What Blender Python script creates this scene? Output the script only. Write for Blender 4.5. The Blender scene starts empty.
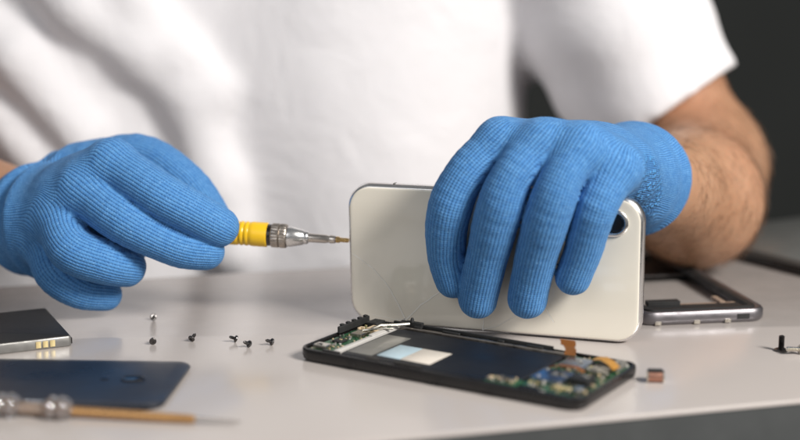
import bpy, math, random
import numpy as np
from mathutils import Vector, Matrix
random.seed(7); rng = np.random.default_rng(7)
SC = bpy.context.scene
COL = SC.collection
MM = 0.001

# ------------------------------------------------------------------ camera geometry (millimetres)
FPX = 1313.0; PITCH = math.atan(240/FPX); H = 167.0
RT = np.array([1., 0, 0]); FW = np.array([0, math.cos(PITCH), -math.sin(PITCH)]); UP = np.array([0, math.sin(PITCH), math.cos(PITCH)])
CAM = np.array([0, 0, H])
def ray(u, v): return FW + (u-400)/FPX*RT - (v-220)/FPX*UP
def P(u, v, d): return CAM + d*ray(u, v)
def G(u, v, z=0.0):
    d = ray(u, v); return CAM + d*(z-H)/d[2]

# ------------------------------------------------------------------ object helpers
def tagit(o, label=None, cat=None, group=None, kind=None):
    if label: o['label'] = label
    if cat: o['category'] = cat
    if group: o['group'] = group
    if kind: o['kind'] = kind
    return o
def empty(name, loc, rot=(0, 0, 0), **k):
    o = bpy.data.objects.new(name, None); COL.objects.link(o)
    o.location = [c*MM for c in loc]; o.rotation_euler = rot; o.empty_display_size = .02
    return tagit(o, **k)
class MB:
    """collects geometry in millimetres"""
    def __init__(s): s.v = []; s.f = []; s.m = []; s.sm = []
    def add(s, vs, fs, mat=0, smooth=True, M=None):
        b = len(s.v)
        for p in vs:
            p = Vector(p)
            if M is not None: p = M @ p
            s.v.append(tuple(p))
        for f in fs:
            s.f.append(tuple(b+i for i in f)); s.m.append(mat); s.sm.append(smooth)
        return s
    def loops(s, loops, mat=0, smooth=True, cap0=True, cap1=True, M=None, ring=False):
        n = len(loops[0]); vs = [p for l in loops for p in l]; fs = []
        L = len(loops)
        for k in range(L if ring else L-1):
            a = k*n; b = ((k+1) % L)*n
            for i in range(n):
                j = (i+1) % n
                fs.append((a+i, a+j, b+j, b+i))
        nb = len(fs)
        if not ring:
            if cap0: fs.append(tuple(range(n-1, -1, -1)))
            if cap1: fs.append(tuple((L-1)*n+i for i in range(n)))
        s.add(vs, fs, mat, smooth, M)
        for k in range(len(s.sm)-(len(fs)-nb), len(s.sm)): s.sm[k] = False   # end caps stay flat
        return s
    def plate(s, w, d, r, prof, mat=0, M=None, cx=0, cy=0, smooth=True, ring=False, seg=10):
        """stack of rounded rectangles, prof = [(inset, z), ...]"""
        return s.loops([[(x+cx, y+cy, z) for x, y in rrect(w-2*i, d-2*i, max(r-i, .05), seg)] for i, z in prof], mat, smooth, M=M, ring=ring)
    def box(s, x, y, z, w, d, h, mat=0, rz=0, b=.12, M=None):
        T = Matrix.Translation((x, y, z)) @ Matrix.Rotation(rz, 4, 'Z')
        if M is not None: T = M @ T
        b = min(b, w*.3, d*.3, h*.3)
        return s.plate(w, d, b*1.5, [(b, 0), (0, b), (0, h-b), (b, h)], mat, T, smooth=False, seg=2)
    def lathe(s, prof, n=32, mat=0, M=None, smooth=True, jag=0):
        lo = []
        for k, (r, z) in enumerate(prof):
            lo.append([((r*(1+(jag if (i % 2) else 0)))*math.cos(2*math.pi*i/n), (r*(1+(jag if (i % 2) else 0)))*math.sin(2*math.pi*i/n), z) for i in range(n)])
        return s.loops(lo, mat, smooth, M=M)
    def tube(s, pts, r, n=8, mat=0, M=None):
        pts = [Vector(p) for p in pts]; lo = []
        for k, p in enumerate(pts):
            t = (pts[min(k+1, len(pts)-1)]-pts[max(k-1, 0)]).normalized()
            a = t.cross(Vector((0, 0, 1)) if abs(t.z) < .9 else Vector((1, 0, 0))).normalized(); b = t.cross(a)
            rr = r[k] if isinstance(r, (list, tuple)) else r
            lo.append([tuple(p+a*rr*math.cos(2*math.pi*i/n)+b*rr*math.sin(2*math.pi*i/n)) for i in range(n)])
        return s.loops(lo, mat, True, M=M)
    def build(s, name, mats, parent=None, loc=None, **k):
        me = bpy.data.meshes.new(name)
        me.from_pydata([tuple(c*MM for c in p) for p in s.v], [], s.f)
        if not isinstance(mats, (list, tuple)): mats = [mats]
        for m in mats: me.materials.append(m)
        me.polygons.foreach_set('material_index', s.m); me.polygons.foreach_set('use_smooth', s.sm)
        import bmesh
        bm = bmesh.new(); bm.from_mesh(me); bmesh.ops.recalc_face_normals(bm, faces=bm.faces); bm.to_mesh(me); bm.free()
        try: me.set_sharp_from_angle(angle=math.radians(38))
        except Exception: pass
        o = bpy.data.objects.new(name, me); COL.objects.link(o)
        if parent: o.parent = parent
        if loc is not None: o.location = [c*MM for c in loc]
        return tagit(o, **k)
def rrect(w, d, r, seg=10):
    out = []; r = min(r, w/2-1e-3, d/2-1e-3)
    for cx, cy, a0 in ((w/2-r, d/2-r, 0), (-w/2+r, d/2-r, 90), (-w/2+r, -d/2+r, 180), (w/2-r, -d/2+r, 270)):
        for k in range(seg+1):
            a = math.radians(a0+90*k/seg); out.append((cx+r*math.cos(a), cy+r*math.sin(a)))
    return out

# ------------------------------------------------------------------ materials
class NT:
    def __init__(s, name):
        s.m = bpy.data.materials.new(name); s.m.use_nodes = True; s.t = s.m.node_tree; s.b = s.t.nodes['Principled BSDF']
    def n(s, typ, **k):
        nd = s.t.nodes.new(typ)
        for a, v in k.items():
            if a in nd.inputs.keys() if False else False: pass
            setattr(nd, a, v)
        return nd
    def l(s, a, b): s.t.links.new(a, b)
    def math(s, op, a, b=None, c=None):
        nd = s.n('ShaderNodeMath', operation=op)
        for i, x in enumerate((a, b, c)):
            if x is None: continue
            if isinstance(x, (int, float)): nd.inputs[i].default_value = x
            else: s.l(x, nd.inputs[i])
        return nd.outputs[0]
    def noise(s, scale, detail=3, rough=.5, vec=None, dist=0):
        nd = s.n('ShaderNodeTexNoise'); nd.inputs['Scale'].default_value = scale; nd.inputs['Detail'].default_value = detail
        nd.inputs['Roughness'].default_value = rough; nd.inputs['Distortion'].default_value = dist
        if vec is None: vec = s.obj()
        s.l(vec, nd.inputs['Vector']); return nd.outputs['Fac']
    def obj(s):
        if not hasattr(s, 'tc'): s.tc = s.n('ShaderNodeTexCoord')
        return s.tc.outputs['Object']
    def scaled(s, sc):
        mp = s.n('ShaderNodeMapping'); mp.inputs['Scale'].default_value = sc; s.l(s.obj(), mp.inputs['Vector']); return mp.outputs[0]
    def mix(s, fac, a, b):
        nd = s.n('ShaderNodeMix', data_type='RGBA')
        if isinstance(fac, (int, float)): nd.inputs[0].default_value = fac
        else: s.l(fac, nd.inputs[0])
        for i, x in ((6, a), (7, b)):
            if isinstance(x, tuple): nd.inputs[i].default_value = (*x, 1)
            else: s.l(x, nd.inputs[i])
        return nd.outputs[2]
    def ramp(s, x, lo, hi, a=0., b=1.):
        nd = s.n('ShaderNodeMapRange'); s.l(x, nd.inputs[0])
        for i, v in enumerate((lo, hi, a, b)): nd.inputs[i+1].default_value = v
        return nd.outputs[0]
    def bump(s, h, dist, strength=1., prev=None):
        nd = s.n('ShaderNodeBump'); nd.inputs['Distance'].default_value = dist; nd.inputs['Strength'].default_value = strength
        s.l(h, nd.inputs['Height'])
        if prev is not None: s.l(prev, nd.inputs['Normal'])
        return nd.outputs[0]
    def set(s, **k):
        for a, v in k.items():
            i = s.b.inputs[a.replace('_', ' ')]
            if isinstance(v, (int, float)): i.default_value = v
            elif isinstance(v, tuple): i.default_value = (*v, 1) if i.type == 'RGBA' and len(v) == 3 else v
            else: s.l(v, i)
        return s
def simple(name, col, rough=.5, metal=0., var=.12, scale=300, bump=.00003, rvar=.1, **k):
    t = NT(name); n = t.noise(scale, 4)
    c2 = tuple(min(1, c*(1+var)) for c in col); c1 = tuple(c*(1-var) for c in col)
    t.set(Base_Color=t.mix(n, c1, c2), Metallic=metal)
    t.set(Roughness=t.ramp(t.noise(scale*.4, 3), .3, .7, max(.02, rough-rvar), min(1, rough+rvar)))
    if bump: t.set(Normal=t.bump(n, bump))
    t.set(**k)
    return t.m

def knit_mat(name, cuff=False):
    t = NT(name)
    at = t.n('ShaderNodeAttribute', attribute_name='knit')
    sp = t.n('ShaderNodeSeparateXYZ'); t.l(at.outputs['Vector'], sp.inputs[0])
    u, v, w = sp.outputs
    n1 = t.noise(60, 2); n2 = t.noise(1500, 3, .7); n3 = t.noise(400, 2)
    uu = t.math('ADD', u, t.math('MULTIPLY', t.math('SUBTRACT', n1, .5), .8))
    ph = t.math('MULTIPLY', uu, math.pi/1.7)
    rib = t.math('POWER', t.math('ABSOLUTE', t.math('SINE', ph)), .8)
    # V stitches riding along each rib
    slope = t.math('MULTIPLY', t.math('ABSOLUTE', t.math('COSINE', ph)), 1.5)
    st = t.math('SINE', t.math('ADD', t.math('MULTIPLY', v, 2*math.pi/1.15), slope))
    st = t.math('MULTIPLY', t.math('ADD', st, 1), .5)
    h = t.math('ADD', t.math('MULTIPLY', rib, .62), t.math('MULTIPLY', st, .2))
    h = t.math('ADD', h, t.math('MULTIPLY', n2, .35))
    # coated dots on the palm patch
    vec = t.n('ShaderNodeCombineXYZ'); t.l(u, vec.inputs[0]); t.l(v, vec.inputs[1])
    vo = t.n('ShaderNodeTexVoronoi'); vo.inputs['Scale'].default_value = 340; vo.inputs['Randomness'].default_value = .5; t.l(t.obj(), vo.inputs['Vector'])
    dot = t.ramp(vo.outputs['Distance'], .22, .50, 1, 0)
    dm = t.math('MULTIPLY', dot, w)
    h2 = t.math('ADD', h, t.math('MULTIPLY', dm, 2.6))
    yarn = t.mix(t.ramp(n3, .3, .7), (.062, .210, .485), (.095, .275, .56))
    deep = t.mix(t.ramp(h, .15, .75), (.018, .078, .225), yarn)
    col = t.mix(t.ramp(n2, .58, .76), deep, (.27, .50, .80))
    col = t.mix(t.math('MULTIPLY', t.math('SUBTRACT', w, dm), .55), col, (.022, .11, .30)); col = t.mix(dm, col, (.08, .32, .68))
    t.set(Base_Color=col, Roughness=t.ramp(dm, 0, 1, .85, .45), Normal=t.bump(h2, .00048, .9))
    t.set(Sheen_Weight=.10, Sheen_Roughness=.5, Sheen_Tint=(.45, .7, 1.), Specular_IOR_Level=.25)
    return t.m

M = {}
M['knit'] = knit_mat('blue_knit')
t = NT('cuff_hem'); wv = t.n('ShaderNodeTexWave'); wv.inputs['Scale'].default_value = 260; t.l(t.obj(), wv.inputs['Vector'])
t.set(Base_Color=t.mix(wv.outputs['Fac'], (.08, .38, .62), (.12, .48, .74)), Roughness=.8, Normal=t.bump(wv.outputs['Fac'], .0003)); M['hem'] = t.m
# skin
t = NT('skin'); a = t.noise(35, 4); b = t.noise(260, 4, .6); c = t.noise(9, 2)
col = t.mix(t.ramp(a, .3, .7), (.34, .185, .105), (.44, .26, .16)); col = t.mix(t.ramp(c, .4, .7, 0, .55), col, (.38, .175, .10))
t.set(Base_Color=t.mix(t.ramp(b, .35, .7, 0, .25), col, (.40, .17, .09)), Roughness=.5, Normal=t.bump(b, .0006))
t.set(Subsurface_Weight=.15, Subsurface_Scale=.006, Subsurface_Radius=(1., .35, .2)); M['skin'] = t.m
M['hair'] = simple('arm_hair', (.16, .085, .045), .5, var=.3)
# shirt cloth
t = NT('white_cotton'); a = t.noise(900, 2); b = t.noise(14, 3)
t.set(Base_Color=t.mix(b, (.66, .645, .66), (.70, .685, .70)), Roughness=.9, Sheen_Weight=.2, Normal=t.bump(t.noise(20, 3, .5, dist=.4), .006, .55, t.bump(a, .0003))); M['cotton'] = t.m
# table laminate
t = NT('laminate'); a = t.noise(6, 3); b = t.noise(900, 3, .7); c = t.noise(70, 4, .6)
col = t.mix(t.ramp(a, .3, .7), (.455, .41, .385), (.495, .45, .42)); col = t.mix(t.ramp(t.noise(2500, 2), .35, .65, 0, .25), col, (.40, .375, .36))
t.set(Base_Color=col, Roughness=t.ramp(c, .3, .7, .15, .22), Specular_IOR_Level=.5, Normal=t.bump(t.noise(400, 2), .00001, .3)); M['lam'] = t.m
M['edge'] = simple('edge_band_grey', (.065, .068, .068), .45, scale=120)
M['wall'] = simple('wall_paint', (.040, .043, .041), .9, scale=4, var=.1)
M['floor'] = simple('floor_vinyl', (.05, .05, .05), .5, scale=6)
# white glass back, crack lines
M['ivory'] = simple('ivory_glass', (.82, .765, .655), .15, var=.02, scale=45, bump=0, rvar=.06, Coat_Weight=.6, Coat_Roughness=.03)
M['crack'] = simple('crack_edge', (.93, .92, .88), .35, var=.03)
M['chip'] = simple('chip_dark', (.06, .055, .05), .6)
M['steel'] = simple('polished_steel', (.80, .79, .78), .26, 1., var=.04, rvar=.04, scale=500, bump=0)
M['brushed'] = simple('brushed_steel', (.46, .41, .36), .36, 1., var=.1, scale=800)
M['brass'] = simple('brass', (.78, .52, .22), .28, 1., var=.12)
M['gold'] = simple('gold_contact', (1., .80, .42), .42, .75, var=.06)
M['blackglass'] = simple('black_glass', (.006, .006, .007), .06, var=.2, bump=0, rvar=.02)
M['screenglass'] = simple('screen_glass', (.10, .012, .016), .12, var=.2, bump=0, rvar=.02)
M['lens'] = simple('lens_glass', (.006, .007, .010), .12, var=.2, bump=0, rvar=.01, Specular_IOR_Level=.25)
M['blackplastic'] = simple('black_plastic', (.011, .010, .010), .30, var=.3, scale=200)
M['blackmatte'] = simple('black_matte', (.014, .014, .014), .6, var=.3, scale=300)
M['darkmetal'] = simple('dark_metal', (.09, .085, .085), .33, 1., var=.3, scale=600)
M['screwmetal'] = simple('screw_metal', (.12, .113, .11), .36, 1., var=.3, scale=900)
M['yellow'] = simple('yellow_plastic', (.83, .50, .015), .35, var=.05, scale=200)
M['shaftgrey'] = simple('shaft_steel', (.62, .57, .52), .25, 1., var=.06)
M['pcb'] = simple('green_pcb', (.022, .085, .038), .4, var=.5, scale=700)
M['can'] = simple('shield_can', (.36, .42, .52), .24, 1., var=.12, scale=300)
M['canw'] = simple('shield_can_warm', (.55, .50, .42), .3, 1., var=.15, scale=300)
M['flex'] = simple('orange_flex', (.20, .07, .010), .45, var=.4, scale=500)
M['flexy'] = simple('amber_flex', (.50, .23, .025), .4, var=.2, scale=500)
M['solder'] = simple('solder', (.72, .68, .60), .28, 1., var=.15)
M['ceramic'] = simple('ceramic_tan', (.52, .40, .26), .5, var=.3)
M['whitep'] = simple('white_plastic', (.50, .48, .45), .45, var=.08)
M['navy'] = simple('navy_foil', (.005, .006, .009), .5, var=.3, scale=90)
M['grey'] = simple('grey_foil', (.16, .155, .14), .42, var=.15, scale=200)
M['lblue'] = simple('sticker_blue', (.40, .51, .56), .5, var=.05)
M['lcream'] = simple('sticker_cream', (.66, .60, .52), .45, var=.05)
M['bluecover'] = simple('blue_cover', (.014, .017, .025), .32, .1, var=.25, scale=60, bump=.00001)
M['copper'] = simple('copper', (.50, .26, .19), .36, .9, var=.12)
M['battgrey'] = simple('battery_side', (.20, .195, .185), .4, .5, var=.1, scale=400)
t = NT('battery_wrap'); a = t.noise(500, 4); 
t.set(Base_Color=t.mix(a, (.010, .010, .010), (.022, .021, .021)), Roughness=.55, Normal=t.bump(t.noise(120, 4), .0004, .6)); M['wrap'] = t.m
t = NT('clear_acrylic'); t.set(Base_Color=(.92, .92, .96), Roughness=.04, Transmission_Weight=.92, IOR=1.49); M['clear'] = t.m
M['frameedge'] = simple('silver_frame', (.19, .18, .19), .42, .85, var=.1, scale=300)
M['laptop'] = simple('laptop_shell', (.15, .155, .15), .4, .3, var=.06, scale=200)
M['brown'] = simple('brown_strip', (.28, .20, .15), .5, var=.2)

# ------------------------------------------------------------------ implicit surfaces
def A(*p): return np.array(p, float)
def smin(a, b, k):
    h = np.maximum(k-np.abs(a-b), 0)/k
    return np.minimum(a, b)-h*h*k*.25
def smax(a, b, k): return -smin(-a, -b, k)
def rcone(X, a, b, ra, rb):
    ab = b-a; t = np.clip(((X-a)@ab)/(ab@ab), 0, 1)
    return np.linalg.norm(X-(a+t[:, None]*ab), axis=1)-(ra+(rb-ra)*t)
def chain(X, pts, k=4.):
    d = None
    for (a, ra), (b, rb) in zip(pts[:-1], pts[1:]):
        e = rcone(X, a, b, ra, rb); d = e if d is None else smin(d, e, k)
    return d
def polygonise(F, lo, hi, h):
    lo = np.array(lo, float); n = np.ceil((np.array(hi)-lo)/(4*h)).astype(int)
    S = np.empty(n*4, np.float32)
    ii = np.stack(np.meshgrid(*[np.arange(k) for k in n], indexing='ij'), -1).reshape(-1, 3)
    ctr = lo+(ii*4+1.5)*h
    fc = np.concatenate([F(ctr[s:s+300000]) for s in range(0, len(ctr), 300000)])
    V = S.reshape(n[0], 4, n[1], 4, n[2], 4)
    V[:] = fc.reshape(n[0], 1, n[1], 1, n[2], 1)
    near = np.where(np.abs(fc) < 4*h*1.25)[0]
    off = np.stack(np.meshgrid(*[np.arange(4)]*3, indexing='ij'), -1).reshape(-1, 3)
    for s in range(0, len(near), 6000):
        q = ii[near[s:s+6000]]
        idx = (q[:, None]*4+off[None]).reshape(-1, 3)
        S[idx[:, 0], idx[:, 1], idx[:, 2]] = F(lo+idx*h)
    I = S < 0; N = np.array(S.shape)-1
    c = [(x, y, z) for x in (0, 1) for y in (0, 1) for z in (0, 1)]
    sub = lambda A_, o: A_[o[0]:o[0]+N[0], o[1]:o[1]+N[1], o[2]:o[2]+N[2]]
    cnt = sum(sub(I, o).astype(np.int8) for o in c)
    cells = np.argwhere((cnt > 0) & (cnt < 8))
    acc = np.zeros((len(cells), 3)); num = np.zeros(len(cells))
    for o in c:
        for ax in range(3):
            if o[ax]: continue
            o2 = list(o); o2[ax] = 1
            p = cells+np.array(o); q = cells+np.array(o2)
            a = S[p[:, 0], p[:, 1], p[:, 2]]; b = S[q[:, 0], q[:, 1], q[:, 2]]
            m = (a < 0) != (b < 0); t_ = np.where(m, a/np.where(m, a-b, 1), 0)
            pos = np.array(o)+t_[:, None]*np.eye(3)[ax]
            acc[m] += pos[m]; num[m] += 1
    verts = lo+(cells+acc/num[:, None])*h
    ID = -np.ones(N, int); ID[cells[:, 0], cells[:, 1], cells[:, 2]] = np.arange(len(cells))
    faces = []
    for ax in range(3):
        b_, c_ = (ax+1) % 3, (ax+2) % 3
        sl0 = [slice(1, N[k]) for k in range(3)]; sl1 = list(sl0)
        sl0[ax] = slice(0, N[ax]); sl1[ax] = slice(1, N[ax]+1)
        e = np.argwhere(I[tuple(sl0)] != I[tuple(sl1)])
        base = e.copy()
        for k in range(3):
            if k != ax: base[:, k] += 1
        fl = I[base[:, 0], base[:, 1], base[:, 2]]
        def cid(db, dc):
            q = base.copy(); q[:, b_] += db; q[:, c_] += dc; return ID[q[:, 0], q[:, 1], q[:, 2]]
        quad = np.stack([cid(-1, -1), cid(0, -1), cid(0, 0), cid(-1, 0)], 1)
        quad[~fl] = quad[~fl][:, ::-1]
        faces.append(quad)
    faces = np.concatenate(faces); faces = faces[(faces >= 0).all(1)]
    for _ in range(3):
        f0 = F(verts); g = np.stack([F(verts+np.eye(3)[k]*.05)-f0 for k in range(3)], 1)/.05
        step = f0[:, None]*g/np.maximum((g*g).sum(1), .25)[:, None]
        L = np.linalg.norm(step, axis=1)[:, None]; step *= np.minimum(1, h*.7/np.maximum(L, 1e-9))
        verts = verts-step
    return verts, faces
def sdf_obj(name, F, lo, hi, h, mat, parent, attr=None, smooth_it=0):
    v, f = polygonise(F, lo, hi, h)
    me = bpy.data.meshes.new(name); me.from_pydata((v*MM).tolist(), [], f.tolist()); me.materials.append(mat)
    me.polygons.foreach_set('use_smooth', [True]*len(me.polygons))
    if attr is not None:
        at = me.attributes.new('knit', 'FLOAT_VECTOR', 'POINT'); at.data.foreach_set('vector', attr(v).astype(np.float32).ravel())
    o = bpy.data.objects.new(name, me); COL.objects.link(o); o.parent = parent
    if smooth_it:
        md = o.modifiers.new('smooth', 'SMOOTH'); md.iterations = smooth_it; md.factor = .5
    return o, v

# ------------------------------------------------------------------ the standing phone pose
PH_O = A(43.5, 610., 0.); YAW = math.radians(-17.6); TILT = math.radians(3.6)
PH_M = Matrix.Rotation(YAW, 3, 'Z') @ Matrix.Rotation(TILT, 3, 'X')
PN = np.array(PH_M @ Vector((0, -1, 0)))
def Dp(u, v): return (PN@(PH_O-CAM))/(PN@ray(u, v))
def HP(u, v, off): return P(u, v, Dp(u, v)-off)

# ------------------------------------------------------------------ hands (joint positions, glove radii)
def spl(pts, n=5):
    out = []; L = len(pts)
    for i in range(L-1):
        p0, p1, p2, p3 = pts[max(i-1, 0)], pts[i], pts[i+1], pts[min(i+2, L-1)]
        for k in range(n):
            t_ = k/n
            f_ = lambda a, b, c, d: .5*(2*b+(c-a)*t_+(2*a-5*b+4*c-d)*t_*t_+(3*b-a-3*c+d)*t_**3)
            out.append((f_(p0[0], p1[0], p2[0], p3[0]), f_(p0[1], p1[1], p2[1], p3[1])))
    return out+[pts[-1]]
def hand_left():
    def J(u, v, d, r):
        p = P(u, v, d); p[2] = max(p[2], r+.3); return (p, float(r))
    W = J(46, 220, 680, 25)
    return dict(W=W, D=A(-.25, -1, .45), extra=[(J(60,225,672,18), J(100,238,664,13)), (J(100,238,664,13), J(130,246,662,9))],
      fingers=[[J(112,165,642,12), J(160,195,631,11.4), J(197,215,635,10.8), J(219,227,639,10.3)],
               [J(84,190,643,12), J(124,220,633,11.7), J(176,246,638,10.4), J(205,251,643,10.0)],
               [J(62,216,650,12.5), J(72,248,636,12.0), J(104,262,637,11.2), J(126,267,645,10.3)],
               [J(50,240,660,11.5), J(55,272,651,10.5), J(80,290,652,9.6), J(105,294,658,8.8)]],
      thumb=[J(70,178,688,16), J(136,158,682,12.6), J(184,184,672,11.6), J(213,222,670,10.0)],
      cut=(J(28,221,690,1)[0], A(-.80, .58, -.06)))
def hand_right():
    def J(u, v, off, r): return (HP(u, v, off), float(r))
    W = (P(632, 178, 664), 23.)
    return dict(W=W, D=A(.1, -1, .7),
      fingers=[[J(500,143,6,10.9), J(468,172,16,10.0), J(450,208,19,10.4), J(446,250,13.5,9.7), J(453,280,10,8.9)],
               [J(541,145,10,10.8), J(514,174,21.5,9.9), J(499,210,23,10.8), J(486,262,15.5,10.1), J(478,299,10.6,9.7)],
               [J(581,149,10,10.7), J(562,178,21,9.8), J(549,212,22,10.7), J(535,262,15,10.1), J(527,299,10.6,9.7)],
               [J(616,168,4,10.6), J(597,205,15.5,9.7), J(583,250,12,9.1), J(573,277,9.5,8.6)]],
      thumb=[J(612,196,-48,15), J(575,226,-26,12), J(535,246,-19,10.6)],
      cut=(P(641, 183, 685), A(.46, .88, -.02)))
HL, HR = hand_left(), hand_right()
for h_ in (HL, HR):
    h_['fingers'] = [spl([(p_, r_*(1., .97, .985, .955, .955)[k_] if len(f_) == 5 else r_*(1., .98, .955, .96)[k_]) for k_, (p_, r_) in enumerate(f_)]) for f_ in h_['fingers']]; h_['thumb'] = spl(h_['thumb'])
def wob(X):
    x, y, z = X[:, 0], X[:, 1], X[:, 2]
    return .18*np.sin(x*.16+z*.1+1.3)*np.sin(y*.14-z*.17)+.05*np.sin(x*.9+y*.5)*np.sin(z*.8-x*.3)
def hand_sdf(X, h, off=0., full=False):
    W = h['W']; palm = None
    for fg in h['fingers']:
        e = rcone(X, W[0], fg[0][0], W[1]*.86, fg[0][1]*1.03); palm = e if palm is None else smin(palm, e, 10)
    for a, b in zip(h['fingers'][:-1], h['fingers'][1:]):
        palm = smin(palm, rcone(X, a[0][0]*.95+W[0]*.05, b[0][0]*.95+W[0]*.05, a[0][1]*.97, b[0][1]*.97), 6)
        palm = smin(palm, rcone(X, a[0][0]*.6+W[0]*.4, b[0][0]*.6+W[0]*.4, a[0][1]*1.2, b[0][1]*1.2), 10)
    tb = [(W[0], W[1]*.7)]+h['thumb']
    for (a, ra), (b, rb) in h.get('extra', []): palm = smin(palm, rcone(X, a, b, ra, rb), 6)
    wr = rcone(X, W[0], h['cut'][0]+14*h['cut'][1], W[1], W[1]*1.0)
    palm = smin(palm, wr, 14)
    fs = [chain(X, fg, .3) for fg in h['fingers']]+[chain(X, tb, .3)]
    tot = None
    for e in fs:
        g = smin(palm, e, 4.); tot = g if tot is None else smin(tot, g, .35)
    return tot-off, palm, fs
def knit_attr(h, patch=None):
    """per-vertex stitch coordinates: every rib runs from the wrist along a finger and wraps round it"""
    W = h['W'][0]; fg = h['fingers']; mcp = [f[0][0] for f in fg]
    gaps = [np.linalg.norm(mcp[i+1]-mcp[i]) for i in range(3)]; us = np.concatenate([[0], np.cumsum(gaps)])
    kd = (mcp[3]-mcp[0])/np.linalg.norm(mcp[3]-mcp[0]); spread = .55
    chains = [([(W+kd*(us[i]-us[3]/2)*spread, 18.)]+list(fg[i]), us[i]) for i in range(4)]
    chains.append(([(W-kd*us[3]*.4, 18.)]+list(h['thumb']), us[0]-24))
    def f(X):
        U, V, Dd = [], [], []
        for ch, u0 in chains:
            bu = np.zeros(len(X)); bw = np.zeros(len(X)); bv = np.zeros(len(X)); dm = np.full(len(X), 1e9)
            ref = h['D'].copy(); cum = 0.; R = np.mean([c[1] for c in ch[1:]]); sgn = 1.
            for k, ((a, ra), (b, rb)) in enumerate(zip(ch[:-1], ch[1:])):
                ab = b-a; L = np.linalg.norm(ab); t_ = ab/L
                ref = ref-(ref@t_)*t_; ref /= np.linalg.norm(ref); lr = np.cross(t_, ref)
                if k == 0: sgn = 1. if lr@kd > 0 else -1.
                sr = (X-a)@t_; s_ = np.clip(sr, 0, L); q = X-(a+s_[:, None]*t_)
                d_ = np.linalg.norm(q, axis=1)-(ra+(rb-ra)*s_/L)
                th = sgn*np.arctan2(q@lr, q@ref)
                if k == 0: sc = 1/(spread+(1-spread)*s_/L); uu = u0+th*15*sc
                else: uu = u0+th*R
                w_ = np.exp(-np.maximum(d_, -3)*.9-np.abs(sr-s_)*.35)+1e-9
                bu += w_*uu; bv += w_*(cum+sr); bw += w_; cum += L; dm = np.minimum(dm, d_)
            U.append(bu/bw); V.append(bv/bw); Dd.append(dm)
        Dd = np.stack(Dd); ww = np.exp(-(Dd-Dd.min(0))/1.6)
        u = (np.stack(U)*ww).sum(0)/ww.sum(0); v = (np.stack(V)*ww).sum(0)/ww.sum(0)
        pm = np.zeros(len(X))
        if patch is not None:
            e = X-patch[0]; dd = np.sqrt((e@patch[1])**2/patch[3][0]**2+(e@patch[2])**2/patch[3][1]**2)
            pm = np.clip((1.15-dd)/.25, 0, 1)
        return np.stack([u, v, pm], 1)
    return f
def glove_F(h):
    c, n = h['cut']; n = n/np.linalg.norm(n); W = h['W']
    def F(X):
        d = hand_sdf(X, h)[0]+wob(X)
        s_ = (X-c)@n
        # gathers in the knit towards the cuff
        g = np.clip((s_+42)/30, 0, 1)*np.clip((4-s_)/6, 0, 1)
        d = d-.9*g*np.sin(s_*.42+.05*(X[:, 0]-X[:, 2])+.8*np.sin(X[:, 2]*.09))
        d = d-.9*np.clip((s_+16)/16, 0, 1)-1.7*np.exp(-((s_+21)/3.5)**2)+1.5*np.exp(-((s_+13)/3.)**2)
        d = smax(d, s_, 1.5)
        # hollow mouth
        ax_ = X-c-(s_[:, None]*n); rr = np.linalg.norm(ax_, axis=1)
        return smax(d, -np.maximum(rr-(W[1]-1.2), -s_-5), 1.)
    return F

# ------------------------------------------------------------------ person
person = empty('person', (-100, 900, -740), label='person in white t-shirt and blue knit gloves repairing the cracked phone with a yellow screwdriver', cat='person')
def inv(o, par):   # keep world-space mesh under an unrotated empty
    o.location = -par.location; return o
EL = A(191, 838, 50); ELL = A(-378, 815, 52)
SHR = A(62, 940, 318); SHL = A(-315, 940, 318)
MID = P(692, 205, 752); MID[2] = max(MID[2], 44)
def torso(X, o=0.):
    S_ = A(1, 1, 1)
    d = smin(rcone(X, A(-205, 925, -420), A(-205, 925, 270), 128, 118), rcone(X, A(-35, 925, -420), A(-35, 930, 270), 128, 118), 60)
    d = smin(d, rcone(X, SHL+A(40, 10, 20), SHR+A(-40, 10, 20), 66, 66), 60)
    return d-o
def body_F(X):
    d = torso(X, -6)
    d = smin(d, rcone(X, A(-110, 945, 330), A(-110, 930, 430), 62, 56), 25)                 # neck
    d = smin(d, rcone(X, A(-190, 925, -420), A(-200, 860, -560), 105, 80), 40)
    d = smin(d, rcone(X, A(-60, 925, -420), A(-40, 860, -560), 105, 80), 40)
    for sh, el, h in ((SHR, EL, HR), (SHL, ELL, HL)):
        W = h['W'][0]
        arm = smin(rcone(X, sh, el, 44, 36), rcone(X, el, el+A(0, 4, -2), 37, 36), 20)
        if h is HR:
            arm = smin(arm, rcone(X, el, MID, 36, 37.5), 22); arm = smin(arm, rcone(X, MID, W, 36, 20.5), 14)
            arm = smin(arm, rcone(X, sh*.45+el*.55, el*.8+sh*.2, 39, 36), 20)
        else:
            arm = smin(arm, rcone(X, el, el*.5+W*.5, 37, 36), 20); arm = smin(arm, rcone(X, el*.5+W*.5, W, 35, 21), 14)
        d = smin(d, arm, 16)
    m = (np.linalg.norm(X-A(30, 640, 70), axis=1) < 150) | (np.linalg.norm(X-A(-140, 650, 60), axis=1) < 130)
    if m.any():
        for h in (HL, HR):
            d[m] = smin(d[m], hand_sdf(X[m], h, -3.2)[0], 3)
    muscle = 1.2*np.sin(X[:, 0]*.05+X[:, 2]*.06)*np.sin(X[:, 1]*.045)
    return d+muscle*np.clip((X[:, 1]-700)/60, 0, 1)
body, bv = sdf_obj('body', body_F, (-440, 560, -640), (270, 1080, 500), 4.2, M['skin'], person, smooth_it=2); inv(body, person)
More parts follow.
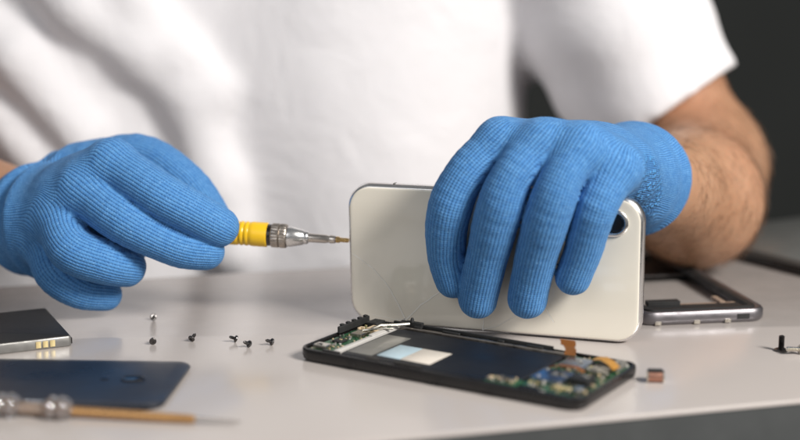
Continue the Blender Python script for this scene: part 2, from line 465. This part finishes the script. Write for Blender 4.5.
# arm hair: short tapered strands lying along the forearm
hb = MB(); fore = bv[(bv[:, 0] > 100) & (bv[:, 1] > 672) & (bv[:, 1] < 850) & (bv[:, 2] < 118)]
axv = (EL-HR['W'][0]); axv /= np.linalg.norm(axv)
fs_ = fore[rng.choice(len(fore), min(3200, len(fore)))]
g0 = body_F(fs_); gr = np.stack([body_F(fs_+np.eye(3)[k]*.5)-g0 for k in range(3)], 1); gr /= np.linalg.norm(gr, axis=1)[:, None]
for p, n in zip(fs_, gr):
    tdir = -axv*.5+rng.normal(0, .35, 3)+A(0, 0, -.75); tdir -= (tdir@n)*n; tdir /= np.linalg.norm(tdir)
    L = rng.uniform(7, 16); q = p+rng.normal(0, 1.5, 3); q = q-n*((q-p)@n)
    hb.tube([q-n*.6, q+tdir*L*.5+n*1.0, q+tdir*L+n*1.2], [.085, .065, .02], n=3)
inv(hb.build('arm_hair', M['hair'], person), person)
# t-shirt
HEMC = EL*.875+SHR*.125; HN = A(.56, -.20, -.80); HN /= np.linalg.norm(HN)
folds = [([(45, -30), (75, 5), (140, 52), (190, 98), (216, 185), (228, 250)], 16), ([(100, -40), (128, -5), (178, 55), (215, 90)], 13), ([(-20, 20), (18, 58), (82, 138)], 15),
         ([(-10, 110), (40, 170)], 10)]
FP = []
for pts, r in folds:
    q = []
    for (u, v) in pts:
        lo_, hi_ = 700., 1000.
        ds = np.linspace(700, 1000, 301); X = np.stack([P(u, v, d) for d in ds]); e = torso(X, 4.); k = np.argmax(e < 0)
        q.append(X[k]+A(0, r*.10, 0))
    FP.append((q, r))
def shirt_F(X):
    d = torso(X, 4.)
    x, y, z = X[:, 0], X[:, 1], X[:, 2]
    d = d-2.2*np.sin(x*.013+z*.017+.9*np.sin(z*.012+x*.01))-.8*np.sin(x*.04-z*.02+2+1.2*np.sin(x*.013))
    for q, r in FP:
        for a, b in zip(q[:-1], q[1:]): d = smin(d, rcone(X, a, b, r, r), 13)
    # loose sleeves
    sl = rcone(X, SHR+A(-8, 0, 0), HEMC+(EL-HEMC)*.4+A(-3, -1, 0), 68, 51)
    sl = smin(sl, rcone(X, SHR+A(-30, 0, 0), P(608, 70, 876), 58, 42), 22)
    sl = sl-1.6*np.sin(x*.07+z*.03+1.1)-.8-1.3*np.sin(x*.03-z*.11)
    sh_ = (X-HEMC)@HN
    sl = smax(sl, sh_, 2.)
    sl = smax(sl, -np.maximum(rcone(X, SHR, EL, 48, 41), -sh_-40), 2.)
    sl2 = smax(rcone(X, SHL, ELL, 80, 66), (X-(SHL*.35+ELL*.65))@((ELL-SHL)/np.linalg.norm(ELL-SHL)), 2)
    d = smin(d, rcone(X, P(545, -60, 925), P(533, 52, 915), 34, 20), 14)   # cloth bridging chest and sleeve
    d = smin(d, sl, 18); d = smin(d, sl2, 20)
    d = smax(d, -(rcone(X, A(-110, 945, 330), A(-110, 900, 460), 66, 80)), 3)
    return smax(d, -(z+330), 3)
shirt, _ = sdf_obj('t_shirt', shirt_F, (-440, 690, -350), (270, 1090, 440), 4.5, M['cotton'], person, smooth_it=3); inv(shirt, person)
# gloves
for h, lo, hi in ((HL, (-260, 590, -4), (-70, 740, 140)), (HR, (0, 560, 10), (180, 740, 150))):
    patch = None
    if h is HR:
        GF = glove_F(h); Xr = np.stack([P(650, 194, d_) for d_ in np.arange(600, 720, .5)]); pc = Xr[np.argmax(GF(Xr) < 0)]; patch = (pc, A(.55, .25, -.8)/np.linalg.norm(A(.55, .25, -.8)), A(.8, .2, .55)/np.linalg.norm(A(.8, .2, .55)), (22, 12))
    gl, _ = sdf_obj('glove', glove_F(h), lo, hi, .85, M['knit'], person, attr=knit_attr(h, patch)); inv(gl, person)
    c, n = h['cut']; n = n/np.linalg.norm(n); a = np.cross(n, A(0, 0, 1)); a /= np.linalg.norm(a); b = np.cross(n, a)
    cu = MB(); R_ = h['W'][1]+1.7
    cu.loops([[tuple(c-n*.5+(R_+1.4*math.cos(t2))*(a*math.cos(t1)+b*math.sin(t1))+n*1.6*math.sin(t2)) for t2 in np.linspace(0, 2*math.pi, 10, endpoint=False)] for t1 in np.linspace(0, 2*math.pi, 64, endpoint=False)], ring=True)
    ho = cu.build('cuff', M['hem'], gl)

# ------------------------------------------------------------------ table
TA = math.radians(15.3); tf = A(0, 465, 0); tdir = A(math.cos(TA), math.sin(TA), 0); tn = A(-math.sin(TA), math.cos(TA), 0)
DEPTH = 293.; tc = tf+tn*DEPTH/2
table = empty('table', (tc[0], tc[1], -740), (0, 0, TA), label='pale grey laminate workbench with dark edge band under the repair parts', cat='table')
mb = MB(); mb.plate(1400, DEPTH, 8, [(.3, 738.2), (0, 738.4), (0, 739.5), (.2, 739.85), (.7, 740)], seg=6); mb.build('tabletop', M['lam'], table)
mb = MB(); mb.plate(1399, DEPTH-1.2, 8, [(0, 706), (0, 738.1)], seg=6); mb.build('edge_band', M['edge'], table)
for sx in (-1, 1):
    for sy in (-1, 1):
        mb = MB(); mb.box(sx*650, sy*115, 0, 30, 30, 705.8, b=2); mb.build('leg', M['darkmetal'], table)
mb = MB(); mb.add([(-4000, -1500, -740), (4000, -1500, -740), (4000, 2600, -740), (-4000, 2600, -740)], [(0, 1, 2, 3)]); mb.build('floor', M['floor'], kind='structure')
mb = MB(); mb.box(0, 2650, -744, 8000, 60, 3200, b=2); mb.build('wall', M['wall'], kind='structure')

# ------------------------------------------------------------------ standing phone
ph = bpy.data.objects.new('smartphone', None); COL.objects.link(ph)
ph.matrix_world = Matrix.Translation(Vector(PH_O)*MM) @ PH_M.to_4x4(); ph.empty_display_size = .02
tagit(ph, 'white smartphone with cracked glass back held upright on its long edge', 'smartphone')
Wd, Hd, Td = 143.6, 70.9, 7.7
# plate local z -> phone -y ... : map (x, y, z) -> (x, -z+..., y+H/2)
PM = Matrix(((1, 0, 0, 0), (0, 0, 1, 0), (0, -1, 0, Hd/2), (0, 0, 0, 1)))  # plate +y is down, plate z is depth (0 = back face)
PM = Matrix(((1, 0, 0, 0), (0, 0, 1, 0), (0, 1, 0, Hd/2), (0, 0, 0, 1)))
prof = [(2.1, .22)]+[(Td/2*.62*(1-math.sin(a)), Td/2-Td/2*math.cos(a)*.93) for a in np.linspace(.35, math.pi-.35, 13)]+[(1.5, Td-.25)]
mb = MB(); mb.plate(Wd, Hd, 12.5, prof, M=PM, seg=20); fr = mb.build('frame', M['steel'], ph)
mb = MB()
for x in (-48, 50):
    mb = MB(); mb.box(x, 0, 0, 1.1, 3.0, .09, 0, b=.02, M=Matrix.Translation((0, Td/2, Hd-.083))); mb.build('antenna_band', M['grey'], fr)
mb = MB(); mb.plate(Wd, Hd, 12.5, [(1.75, .5), (1.75, .10), (1.95, -.08), (2.5, -.16), (3.8, -.20)], M=PM, seg=20)
# crack lines (raised splinter edges) drawn in panel coordinates from the photograph
def local(u, v, y=-.215):
    Mi = PH_M.inverted(); d = Dp(u, v); w = Mi @ Vector(P(u, v, d)-PH_O); return (w.x, y, w.z)
def crack(pts, wd=.16):
    wd *= 1.25
    q = []
    for a, b in zip(pts[:-1], pts[1:]):
        for k in range(4):
            s_ = k/4; q.append((a[0]*(1-s_)+b[0]*s_+rng.normal(0, .25), a[1]*(1-s_)+b[1]*s_+rng.normal(0, .25)))
    q.append(pts[-1]); lo = [Vector(local(*p)) for p in q]; L = len(lo)
    vs = []
    for k, p in enumerate(lo):
        t_ = (lo[min(k+1, L-1)]-lo[max(k-1, 0)]).normalized(); n_ = Vector((-t_.z, 0, t_.x)); w_ = wd*(1-.6*k/L)
        vs += [p+n_*w_, p-n_*w_, p+Vector((0, -.05, 0))]
    fs2 = []
    for k in range(L-1):
        a = 3*k; fs2 += [(a, a+2, a+5, a+3), (a+2, a+1, a+4, a+5)]
    mb.add(vs, fs2, 1)
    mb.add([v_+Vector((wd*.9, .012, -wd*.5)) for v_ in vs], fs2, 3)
crack([(406, 320), (398, 303), (388, 286), (373, 268), (352, 253)], .22)
crack([(406, 320), (421, 305), (438, 293), (470, 272)], .2)
crack([(406, 320), (392, 319), (372, 314)], .12)
crack([(483, 330), (484, 322), (482, 305)], .18)
crack([(554, 322), (549, 314), (541, 300)], .22)
crack([(483, 330), (500, 325), (541, 300)], .12)
mb.add([Vector(local(404+3.2*math.cos(a)*(1+.4*math.sin(3*a)), 321+2.2*math.sin(a)*(1+.3*math.cos(5*a)), -.23)) for a in np.linspace(0, 2*math.pi, 14, endpoint=False)], [tuple(range(14))], 2)
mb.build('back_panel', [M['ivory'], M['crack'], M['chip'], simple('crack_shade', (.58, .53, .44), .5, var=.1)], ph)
mb = MB(); mb.plate(Wd, Hd, 12.5, [(1.3, Td-.3), (1.4, Td+.05), (2.0, Td+.25)], M=PM, seg=20); mb.build('screen', M['screenglass'], ph)
# camera bump near the upper right corner
cb = local(615.5, 223)
mb = MB(); CM = Matrix.Translation((cb[0]-8.5, 0, cb[2])) @ Matrix(((1, 0, 0, 0), (0, 0, 1, 0), (0, 1, 0, 0), (0, 0, 0, 1)))
mb.plate(29, 12.8, 6.4, [(0, -.1), (0, -.8), (.5, -1.25), (1.3, -1.35), (1.7, -1.05)], M=CM, seg=16); bp = mb.build('camera_bump', M['steel'], ph)
mb = MB(); mb.plate(29, 12.8, 6.4, [(1.7, -.6), (1.7, -1.10), (2.0, -1.12)], M=CM, seg=16); mb.build('bump_glass', M['blackglass'], bp)
for dx in (0, -17):
    mb = MB(); LM = Matrix.Translation((cb[0]+dx, 0, cb[2])) @ Matrix.Rotation(math.pi/2, 4, 'X')
    mb.lathe([(.3, 1.2), (3.0, 1.2), (3.4, 1.2), (3.7, 1.35), (3.9, 1.4), (4.1, 1.25), (4.1, .9)], 40, M=LM); mb.build('lens', M['lens'], bp)
for x, l in ((38, 10), (22, 10)):
    mb = MB(); mb.plate(l, 3, 1.5, [(0, -.3), (0, .35), (.25, .5)], M=Matrix.Translation((x, Td/2, Hd))); mb.build('volume_button', M['steel'], ph)

# ------------------------------------------------------------------ dismantled phone (lies in front)
DW, DD = 139., 62.
dp = empty('dismantled_phone', (28.5, 554, 0), (0, 0, math.radians(-32.5)), label='opened black phone chassis with exposed circuit boards and battery bay, lying before the white phone', cat='smartphone')
dp.scale = (1.0, .97, 1.15)
mb = MB(); mb.plate(DW, DD, 7, [(1.4, .2), (.5, .9), (0, 2.2), (0, 4.4), (.3, 5.0), (1.4, 5.2), (1.9, 4.6), (1.9, 2.6)], seg=12)
for x, w in ((-52, 9), (-30, 7), (-12, 14), (20, 6), (45, 9)): mb.box(x, -DD/2+2.3, 4.6, w, 1.6, .9+random.random()*.5, 0)
for x in (-40, 5, 30): mb.box(x, -DD/2-.02, 1.6, 5, .5, 1.6, 0)
mb.build('chassis', M['blackplastic'], dp)
mb = MB(); mb.plate(86, 50, 2, [(0, 2.7), (0, 4.3), (.5, 4.7)], cx=-6, cy=-1.5); bat = mb.build('battery', M['navy'], dp)
mb = MB(); mb.box(-41, -6, 4.72, 13, 34, .12, 0, b=.03); mb.build('foil_patch', M['grey'], bat)
mb = MB(); mb.box(-27, -11, 4.74, 12, 20, .14, 0, b=.03); mb.box(-13.5, -11, 4.74, 15, 20, .14, 1, b=.03)
mb.build('sticker', [M['lblue'], M['lcream'], M['grey']], bat)
mb = MB(); mb.box(-50.5, -1, 3.0, 2.4, 56, 2.6, 0, b=.3); mb.box(-50.5, 8, 5.6, 2.0, 14, .7, 0); mb.build('crossbar', M['whitep'], dp)
mb = MB()
mb.box(-5, 25.6, 3.2, 92, 2.0, 2.2, 0, b=.3)
for x, w in ((-40, 4), (-22, 9), (4, 3), (21, 8)): mb.box(x, 26.4, 5.3, w, 1.5, .8, 1)
mb.build('side_rail', [M['brushed'], M['blackmatte']], dp)
mb = MB(); mb.box(-13, 28.9, 4.9, 84, 1.1, 1.5, 0, b=.2); mb.box(-43, 28.2, 5.2, 9, 2.2, 2.2, 0)
mb.lathe([(.9, 0), (.9, 1.2), (.5, 1.9)], 10, M=Matrix.Translation((-44, 27.6, 7.2))); mb.build('gasket_strip', M['blackmatte'], dp)
# small board, left end
def board(name, x0, x1, y0, y1, z, n, seed, mats, chips):
    r = random.Random(seed); mb = MB(); mb.box((x0+x1)/2, (y0+y1)/2, z, x1-x0, y1-y0, .9, 0, b=.1)
    bd = mb.build(name, M['pcb'], dp)
    for (nm, m, x, y, w, d, hh) in chips:
        mb = MB(); mb.box(x, y, z+.92, w, d, hh, 0, b=.25)
        for k in range(3): mb.box(x+r.uniform(-.3, .3)*w, y+r.uniform(-.3, .3)*d, z+.9+hh, w*r.uniform(.1, .35), d*r.uniform(.1, .3), .1, 1, b=.02)
        mb.build(nm, [M[m], M[r.choice(['solder', 'grey', 'blackmatte'])]], bd)
    mb = MB()
    for k in range(n):
        w, d, hh = r.uniform(.4, 1.25), r.uniform(.35, .9), r.uniform(.3, .95)
        if r.random() < .2: w *= 1.9; d *= 1.6; hh *= 1.4
        mb.box(r.uniform(x0+1, x1-1), r.uniform(y0+.8, y1-.8), z+.9+r.random()*.05, w, d, hh, r.randrange(len(mats)), rz=r.choice((0, math.pi/2, r.uniform(-.3, .3))), b=.08)
    mb.build('surface_component', [M[m] for m in mats], bd, kind='stuff')
    return bd
mt = ['solder', 'ceramic', 'blackmatte', 'solder', 'whitep', 'gold', 'canw', 'pcb', 'ceramic', 'grey']
b1 = board('sub_board', -66, -53, -28, 28, 3.4, 110, 3, mt, [('connector', 'solder', -60, -24, 7, 5, 2.0), ('connector', 'canw', -58, 4, 6, 8, 1.6), ('connector', 'ceramic', -57, 14, 5, 7, 1.8), ('chip', 'blackmatte', -60, -10, 5, 6, 1.0), ('connector', 'blackmatte', -61, 22, 6, 8, 2.4)])
mb = MB(); mb.box(-67, 12, 4.9, 1.4, 26, 3.0, 0, b=.3)
for k in range(5): mb.box(-67, 2+k*5, 7.9, 1.6, 2.0, .7, 0)
mb.build('antenna_bracket', M['blackmatte'], dp)
mb = MB(); mb.tube([(-56, 10, 6), (-53, 14, 7.4), (-48, 20, 7.0), (-44, 25, 7)], .7, 8, 0); mb.tube([(-58, 6, 6.2), (-52, 9, 7.0), (-47, 15, 6.6)], .45, 8, 0); mb.build('antenna_cable', M['solder'], dp)
b2 = board('main_board', 38, 67, -28, 28, 3.2, 430, 5, mt, [('shield_can', 'can', 47, -10, 14, 15, 2.0), ('shield_can', 'can', 47, 14, 12, 13, 1.7), ('shield_can', 'canw', 60, 9, 8, 9, 2.0), ('camera_module', 'blackmatte', 60, -9, 8.5, 8.5, 3.0), ('chip', 'blackmatte', 57, 21, 7, 5, 1.0), ('connector', 'gold', 56, -20, 8, 2.6, 1.2), ('connector', 'solder', 64, -22, 4, 6, 2.2), ('speaker_module', 'grey', 63, 20, 5, 11, 2.2)])
b3 = board('board_wing', 24, 38, -28, -19.5, 3.9, 70, 9, mt, [('connector', 'canw', 33, -23, 6, 3, 1.2)])
def ribbon(name, mat, pts, w, dirv, par):
    mb = MB(); d = Vector(dirv).normalized()*w/2; lo = []
    P_ = [Vector(p) for p in pts]
    for k, p in enumerate(P_):
        t_ = (P_[min(k+1, len(P_)-1)]-P_[max(k-1, 0)]).normalized(); n_ = t_.cross(d).normalized()*.12
        lo.append([tuple(p+d+n_), tuple(p-d+n_), tuple(p-d-n_), tuple(p+d-n_)])
    mb.loops(lo, 0, True); return mb.build(name, mat, par)
ribbon('flex_cable', M['flex'], [(39, 24, 5.2), (39, 25.5, 7), (38, 26, 8), (37, 27, 8.3)], 5, (1, .15, 0), dp)
ribbon('flex_cable', M['flex'], [(37, 27, 8.2), (36, 29, 9.2), (35, 30.3, 9.5)], 7, (1, .1, 0), dp)
ribbon('flex_cable', M['flexy'], [(52, 22, 6.2), (57, 20, 7.2), (62, 16, 7.0), (66, 12, 6.4)], 4.5, (.3, 1, .1), dp)
ribbon('flex_cable', M['flex'], [(40, 2, 5.4), (44, 3, 6.6), (52, 3, 6.8), (56, 1, 6)], 3, (.1, 1, 0), dp)
mb = MB()
for k in range(9):
    x, y = random.uniform(39, 66), random.uniform(-26, 27); mb.lathe([(.9, 0), (.9, .5), (.6, .8)], 12, M=Matrix.Translation((x, y, 5.0+random.random())))
mb.build('board_screw', M['solder'], b2)

# ------------------------------------------------------------------ screwdriver in the left glove
T0 = P(349.5, 240.5, 650); T1 = P(219, 231.5, 655.5); sx = (T1-T0)/np.linalg.norm(T1-T0)
sd = bpy.data.objects.new('screwdriver', None); COL.objects.link(sd)
q = Vector(sx).to_track_quat('Z', 'Y'); sd.matrix_world = Matrix.Translation(Vector(T0)*MM) @ q.to_matrix().to_4x4(); sd.empty_display_size = .02
tagit(sd, 'yellow handled precision screwdriver gripped in the blue glove, its tip touching the phone edge', 'screwdriver')
mb = MB(); pr = [(5.2, 41)]
for z in np.linspace(41.3, 114, 90):
    g = 6.1
    for gz in (50, 52.6, 55.2, 62, 64.6, 75, 77.6, 95): g -= .55*math.exp(-((z-gz)/.55)**2)
    pr.append((g, z))
pr += [(5.6, 115.2), (4.2, 116), (.4, 116.3)]
mb.lathe(pr, 40); mb.build('handle', M['yellow'], sd)
mb = MB(); mb.lathe([(3.6, 39.2), (5.3, 39.4), (5.4, 41.0)], 36); mb.build('ring', M['darkmetal'], sd)
mb = MB(); mb.lathe([(4.6, 30.8), (5.5, 31.4), (5.75, 32), (5.75, 34.6), (5.2, 35), (5.75, 35.4), (5.75, 38.4), (5.3, 39.1)], 56, jag=.05, smooth=False); mb.build('collar', M['brushed'], sd)
mb = MB(); mb.lathe([(2.6, 20.4), (3.1, 20.8), (3.3, 21.4), (3.3, 22.6), (3.7, 23.0), (5.1, 29.0), (5.1, 30.9)], 40); mb.build('chuck', M['steel'], sd)
mb = MB(); mb.lathe([(1.1, 6.4), (1.9, 7.2), (2.1, 9.5), (1.75, 10.2), (2.15, 12), (2.25, 20.6)], 24); mb.build('shaft', M['shaftgrey'], sd)
mb = MB(); mb.lathe([(.8, .2), (1.15, .8), (1.15, 4.6), (1.6, 5.2), (1.6, 6.6)], 12, smooth=False); mb.build('bit', M['brass'], sd)

# ------------------------------------------------------------------ loose screws
def screw_mesh(L, hr, sr):
    mb = MB(); mb.lathe([(.2, .35), (hr*.35, .35), (hr*.4, 0), (hr*.85, 0), (hr, .25), (hr, .75), (hr*.8, 1.1), (sr*1.1, 1.15)], 24); return mb
def shaft_mesh(L, sr):
    mb = MB(); pr = [(sr, 1.1)]; z = 1.3
    while z < L-.3: pr += [(sr*1.12, z), (sr*.82, z+.22)]; z += .44
    pr += [(sr*.6, L)]; mb.lathe(pr, 14); return mb
s0 = None
def place_screw(u, v, L, hr, sr, rot, label, mat='screwmetal', share=None, cat='screw', group='loose small screws on the table'):
    g = G(u, v)
    if share is None:
        e = empty('screw', g, rot, label=label, cat=cat, group=group)
        screw_mesh(L, hr, sr).build('head', M[mat], e); shaft_mesh(L, sr).build('thread', M[mat], e)
    else:
        e = share.copy(); COL.objects.link(e); e.location = [c*MM for c in g]; e.rotation_euler = rot; e['label'] = label
        for ch in share.children:
            c = ch.copy(); COL.objects.link(c); c.parent = e
    lo = min((Matrix.Rotation(0, 4, 'X') @ (e.rotation_euler.to_matrix() @ v_.co)).z for ch in e.children for v_ in ch.data.vertices)
    e.location.z = -lo; return e
R_ = math.radians
s0 = place_screw(153, 320, 3.8, 1.65, .75, (R_(68), 0, R_(35)), 'tiny dark screw farthest back of the five loose ones, nearest the gloved fingertips')
place_screw(153, 345, 3.8, 1.65, .75, (R_(-82), 0, R_(12)), 'tiny screw lying with its pale round head and dark socket towards the camera', share=s0)
place_screw(191, 342, 3.8, 1.65, .75, (R_(62), 0, R_(150)), 'tiny dark screw alone in the middle of the loose row below the screwdriver', share=s0)
place_screw(237, 342, 3.8, 1.65, .75, (R_(68), 0, R_(-75)), 'tiny dark screw in the row, third from the opened phone, head to the right', share=s0)
place_screw(250, 347, 3.8, 1.65, .75, (R_(64), 0, R_(-50)), 'tiny dark screw in the row, second from the opened phone', share=s0)
place_screw(273, 345, 3.8, 1.65, .75, (R_(70), 0, R_(-62)), 'tiny dark screw in the row nearest the opened phone', share=s0)
place_screw(781, 351, 7.4, 3.1, 1.25, (0, 0, 0), 'larger black screw standing on its flat head near the right side of the table')
place_screw(801, 354, 7.4, 2.2, .95, (R_(85), 0, R_(-78)), 'pale silver screw lying on its side beside the standing black screw', mat='solder')

# ------------------------------------------------------------------ battery with gold contacts
bc = G(72, 346); ya = R_(26)
bt = empty('battery', bc, (0, 0, ya), label='flat black phone battery with three gold contacts on its grey edge', cat='battery')
mb = MB(); mb.plate(92, 58, 1.6, [(.5, 0), (0, .4), (0, 4.2), (.35, 4.75), (.9, 4.9)], cx=-46, cy=29, seg=4); mb.build('case', M['battgrey'], bt)
mb = MB(); mb.plate(90.6, 56.6, 1.6, [(0, 4.85), (0, 5.15), (.25, 5.3)], cx=-46, cy=29, seg=4); mb.build('wrapper', M['wrap'], bt)
for k in range(3):
    mb = MB(); mb.box(-15.2+k*3.2, -.05, .9, 2.3, .7, 3.0, 0, b=.08); mb.build('contact', M['gold'], bt)
mb = MB()
for k in range(3): mb.box(.2, 2+k*2.0, .8, .8, .9, 2.8, 0)
mb.build('end_cap', M['blackplastic'], bt)

# ------------------------------------------------------------------ dark blue back cover
cv = empty('back_cover', (-165, 529, 0), (0, 0, R_(-3)), label='dark blue glossy phone back cover lying flat beside the battery', cat='phone cover')
mb = MB(); mb.plate(146, 62, 8, [(1.6, 0.1), (.5, .6), (0, 1.7), (.5, 2.3), (2.4, 2.7), (6, 2.9)], seg=12); mb.build('shell', M['bluecover'], cv)
w = G(133, 379, 3); v_ = Matrix.Rotation(R_(3), 3, 'Z') @ Vector((w[0]+165, w[1]-529, 0))
mb = MB(); mb.plate(10, 6.5, 3.2, [(0, 2.7), (0, 3.35), (.6, 3.5), (.9, 3.2)], cx=v_.x, cy=v_.y); mb.build('camera_window', M['blackglass'], cv)
mb = MB(); mb.lathe([(1.6, 2.8), (1.6, 3.2), (1.2, 3.3)], 16, M=Matrix.Translation((v_.x-12, v_.y, 0))); mb.build('flash_window', M['blackglass'], cv)

# ------------------------------------------------------------------ clear collared tool in the foreground
a = G(-40, 405, 3.); b = G(240, 423, 1.2); dv = (b-a)/np.linalg.norm(b-a)
tl = bpy.data.objects.new('needle_tool', None); COL.objects.link(tl); tl.empty_display_size = .02
tl.matrix_world = Matrix.Translation(Vector(b+A(0, 0, .4))*MM) @ Vector(-dv).to_track_quat('Z', 'Y').to_matrix().to_4x4()
tagit(tl, 'slim amber rod tool with clear faceted collars lying across the front of the table', 'hand tool')
mb = MB(); mb.lathe([(.25, 0), (.5, 2), (.8, 14), (1.0, 18)], 16); mb.build('tip', M['shaftgrey'], tl)
mb = MB(); mb.lathe([(1.1, 17.5), (1.7, 19), (1.9, 40), (2.1, 118), (1.4, 120)], 20); mb.build('rod', M['flexy'] if False else simple('amber_rod', (.45, .25, .10), .3, .5, var=.15), tl)
L0 = np.linalg.norm(b-a)
z = (240-75)/280*L0; mb = MB(); mb.lathe([(2.2, z), (2.9, z+1), (3.1, z+6), (3.1, L0+20), (2, L0+22)], 8, smooth=False); mb.build('handle', M['clear'], tl)
for px in (60, 8):
    z = (240-px)/280*L0
    mb = MB(); mb.lathe([(2.3, z-5.5), (4.6, z-4.4), (6.0, z-1.6), (4.6, z+.2), (6.0, z+2), (4.6, z+4.6), (2.4, z+5.6)], 8, smooth=False); mb.build('collar', M['clear'], tl)

# ------------------------------------------------------------------ silver phone frame behind
ya = R_(9)
mf = empty('phone_frame', (139.5, 696, 0), (0, 0, ya), label='empty silver phone frame lying flat behind the white phone under the forearm', cat='phone frame')
mf.scale = (1, 1, .88)
mb = MB(); mb.plate(67, 138, 9, [(1.2, .2), (.3, 1.2), (0, 3), (.1, 6.2), (.9, 7.4), (1.8, 7.6), (4.2, 7.2), (4.4, 6.0), (4.4, 1.2), (3.5, .5)], ring=True, seg=12); fo = mb.build('rim', M['frameedge'], mf)
mb = MB(); mb.plate(58.2, 129.2, 5, [(0, 5.6), (0, 8.2), (3.0, 8.0), (4.2, 5.2), (3.6, 4.8)], ring=True, seg=10); mb.build('gasket', M['blackmatte'], mf)
mb = MB(); mb.box(0, -57, 4.8, 50, 12, 1.8, 0, b=.3); mb.box(-15, -50, 6.6, 17, 5, 2.4, 0); mb.box(17, -44, 5.0, 3, 12, 2.2, 1); mb.box(0, -48, 4.6, 52, 4, 1.1, 1); mb.build('end_bracket', [M['blackmatte'], M['brown']], mf)
mb = MB(); mb.box(0, 40, 3.6, 57, 38, 1.6, 0, b=.3); mb.build('mid_plate', M['darkmetal'], mf)
mb = MB()
for k, x in enumerate((-24, -4, 12)): mb.box(x, -69.05, .5, 3.2, .5, 2.0, 0)
mb.build('speaker_slot', M['solder'], mf)
mb = MB(); mb.box(20, -68.95, 2.2, 6.5, .5, 3.0, 0, b=.2); mb.build('port', M['blackmatte'], mf)

# ------------------------------------------------------------------ copper vibration motor
mo = empty('vibration_motor', G(655, 382), (0, 0, R_(-4)), label='tiny copper vibration motor lying right of the opened phone', cat='motor')
RX = Matrix.Translation((0, 0, 3.1)) @ Matrix.Rotation(math.pi/2, 4, 'Y')
mb = MB(); mb.lathe([(2.6, -3.8), (2.9, -3.7), (2.9, 3.7), (2.6, 3.8)], 28, M=RX); mb.build('coil', M['copper'], mo)
mb = MB()
for s in (-1, 1): mb.lathe([(2.2, s*3.75), (3.1, s*3.8), (3.1, s*4.5), (1.2, s*4.6)], 28, M=RX)
mb.build('end_cap', M['solder'], mo)
mb = MB(); mb.box(0, .4, 5.5, 7.8, 4.2, .8, 0, b=.2); mb.build('label_strip', M['blackmatte'], mo)

mo.scale = (.8, .85, .85)
# ------------------------------------------------------------------ dark laptop, far right
e0 = A(200, 782, 0); dr = A(.50, -.866, 0)
la = empty('laptop', (e0[0]+.50*40+.866*130, e0[1]-.866*40+.5*130, 0), (0, 0, R_(30)), label='closed dark grey laptop at the back right corner of the table', cat='laptop')
mb = MB(); mb.plate(258, 170, 8, [(1.5, .4), (.2, 1.8), (0, 4.5), (.4, 5.5)], seg=8); mb.build('base', M['blackplastic'], la)
mb = MB(); mb.plate(257, 169, 8, [(0, 5.6), (0, 8.6), (.8, 9.2)], seg=8); mb.build('lid', M['laptop'], la)

# ------------------------------------------------------------------ light
def area(name, loc, tgt, sx, sy, W, col):
    l = bpy.data.lights.new(name, 'AREA'); l.shape = 'RECTANGLE'; l.size = sx; l.size_y = sy; l.energy = W; l.color = col
    o = bpy.data.objects.new(name, l); COL.objects.link(o); o.location = loc
    o.rotation_euler = (Vector(tgt)-Vector(loc)).to_track_quat('-Z', 'Y').to_euler(); return o
area('key_softbox', (.98, -.22, .92), (0, .70, .05), .45, .45, 35, (1., .965, .92))
area('fill_softbox', (-.75, -.55, .75), (-.05, .75, .1), 1.0, .9, 4.6, (.97, .98, 1.))
wd = bpy.data.worlds.new('World'); SC.world = wd; wd.use_nodes = True
bg = wd.node_tree.nodes['Background']; bg.inputs[0].default_value = (.95, .97, 1., 1); bg.inputs[1].default_value = .17

# ------------------------------------------------------------------ camera
cd = bpy.data.cameras.new('Camera'); co = bpy.data.objects.new('Camera', cd); COL.objects.link(co)
cd.sensor_width = 36; cd.lens = 36*FPX/800; cd.clip_start = .02; cd.clip_end = 50
co.location = (0, 0, H*MM); co.rotation_euler = (math.pi/2-PITCH, 0, 0)
cd.dof.use_dof = True; cd.dof.focus_distance = .618; cd.dof.aperture_fstop = 3.6; cd.dof.aperture_blades = 0
SC.camera = co
SC.view_settings.view_transform = 'Standard'; SC.view_settings.look = 'None'; SC.view_settings.exposure = .12; SC.view_settings.gamma = 1
SC.render.engine = 'CYCLES'; SC.cycles.use_denoising = True
SC.cycles.sample_clamp_indirect = 8
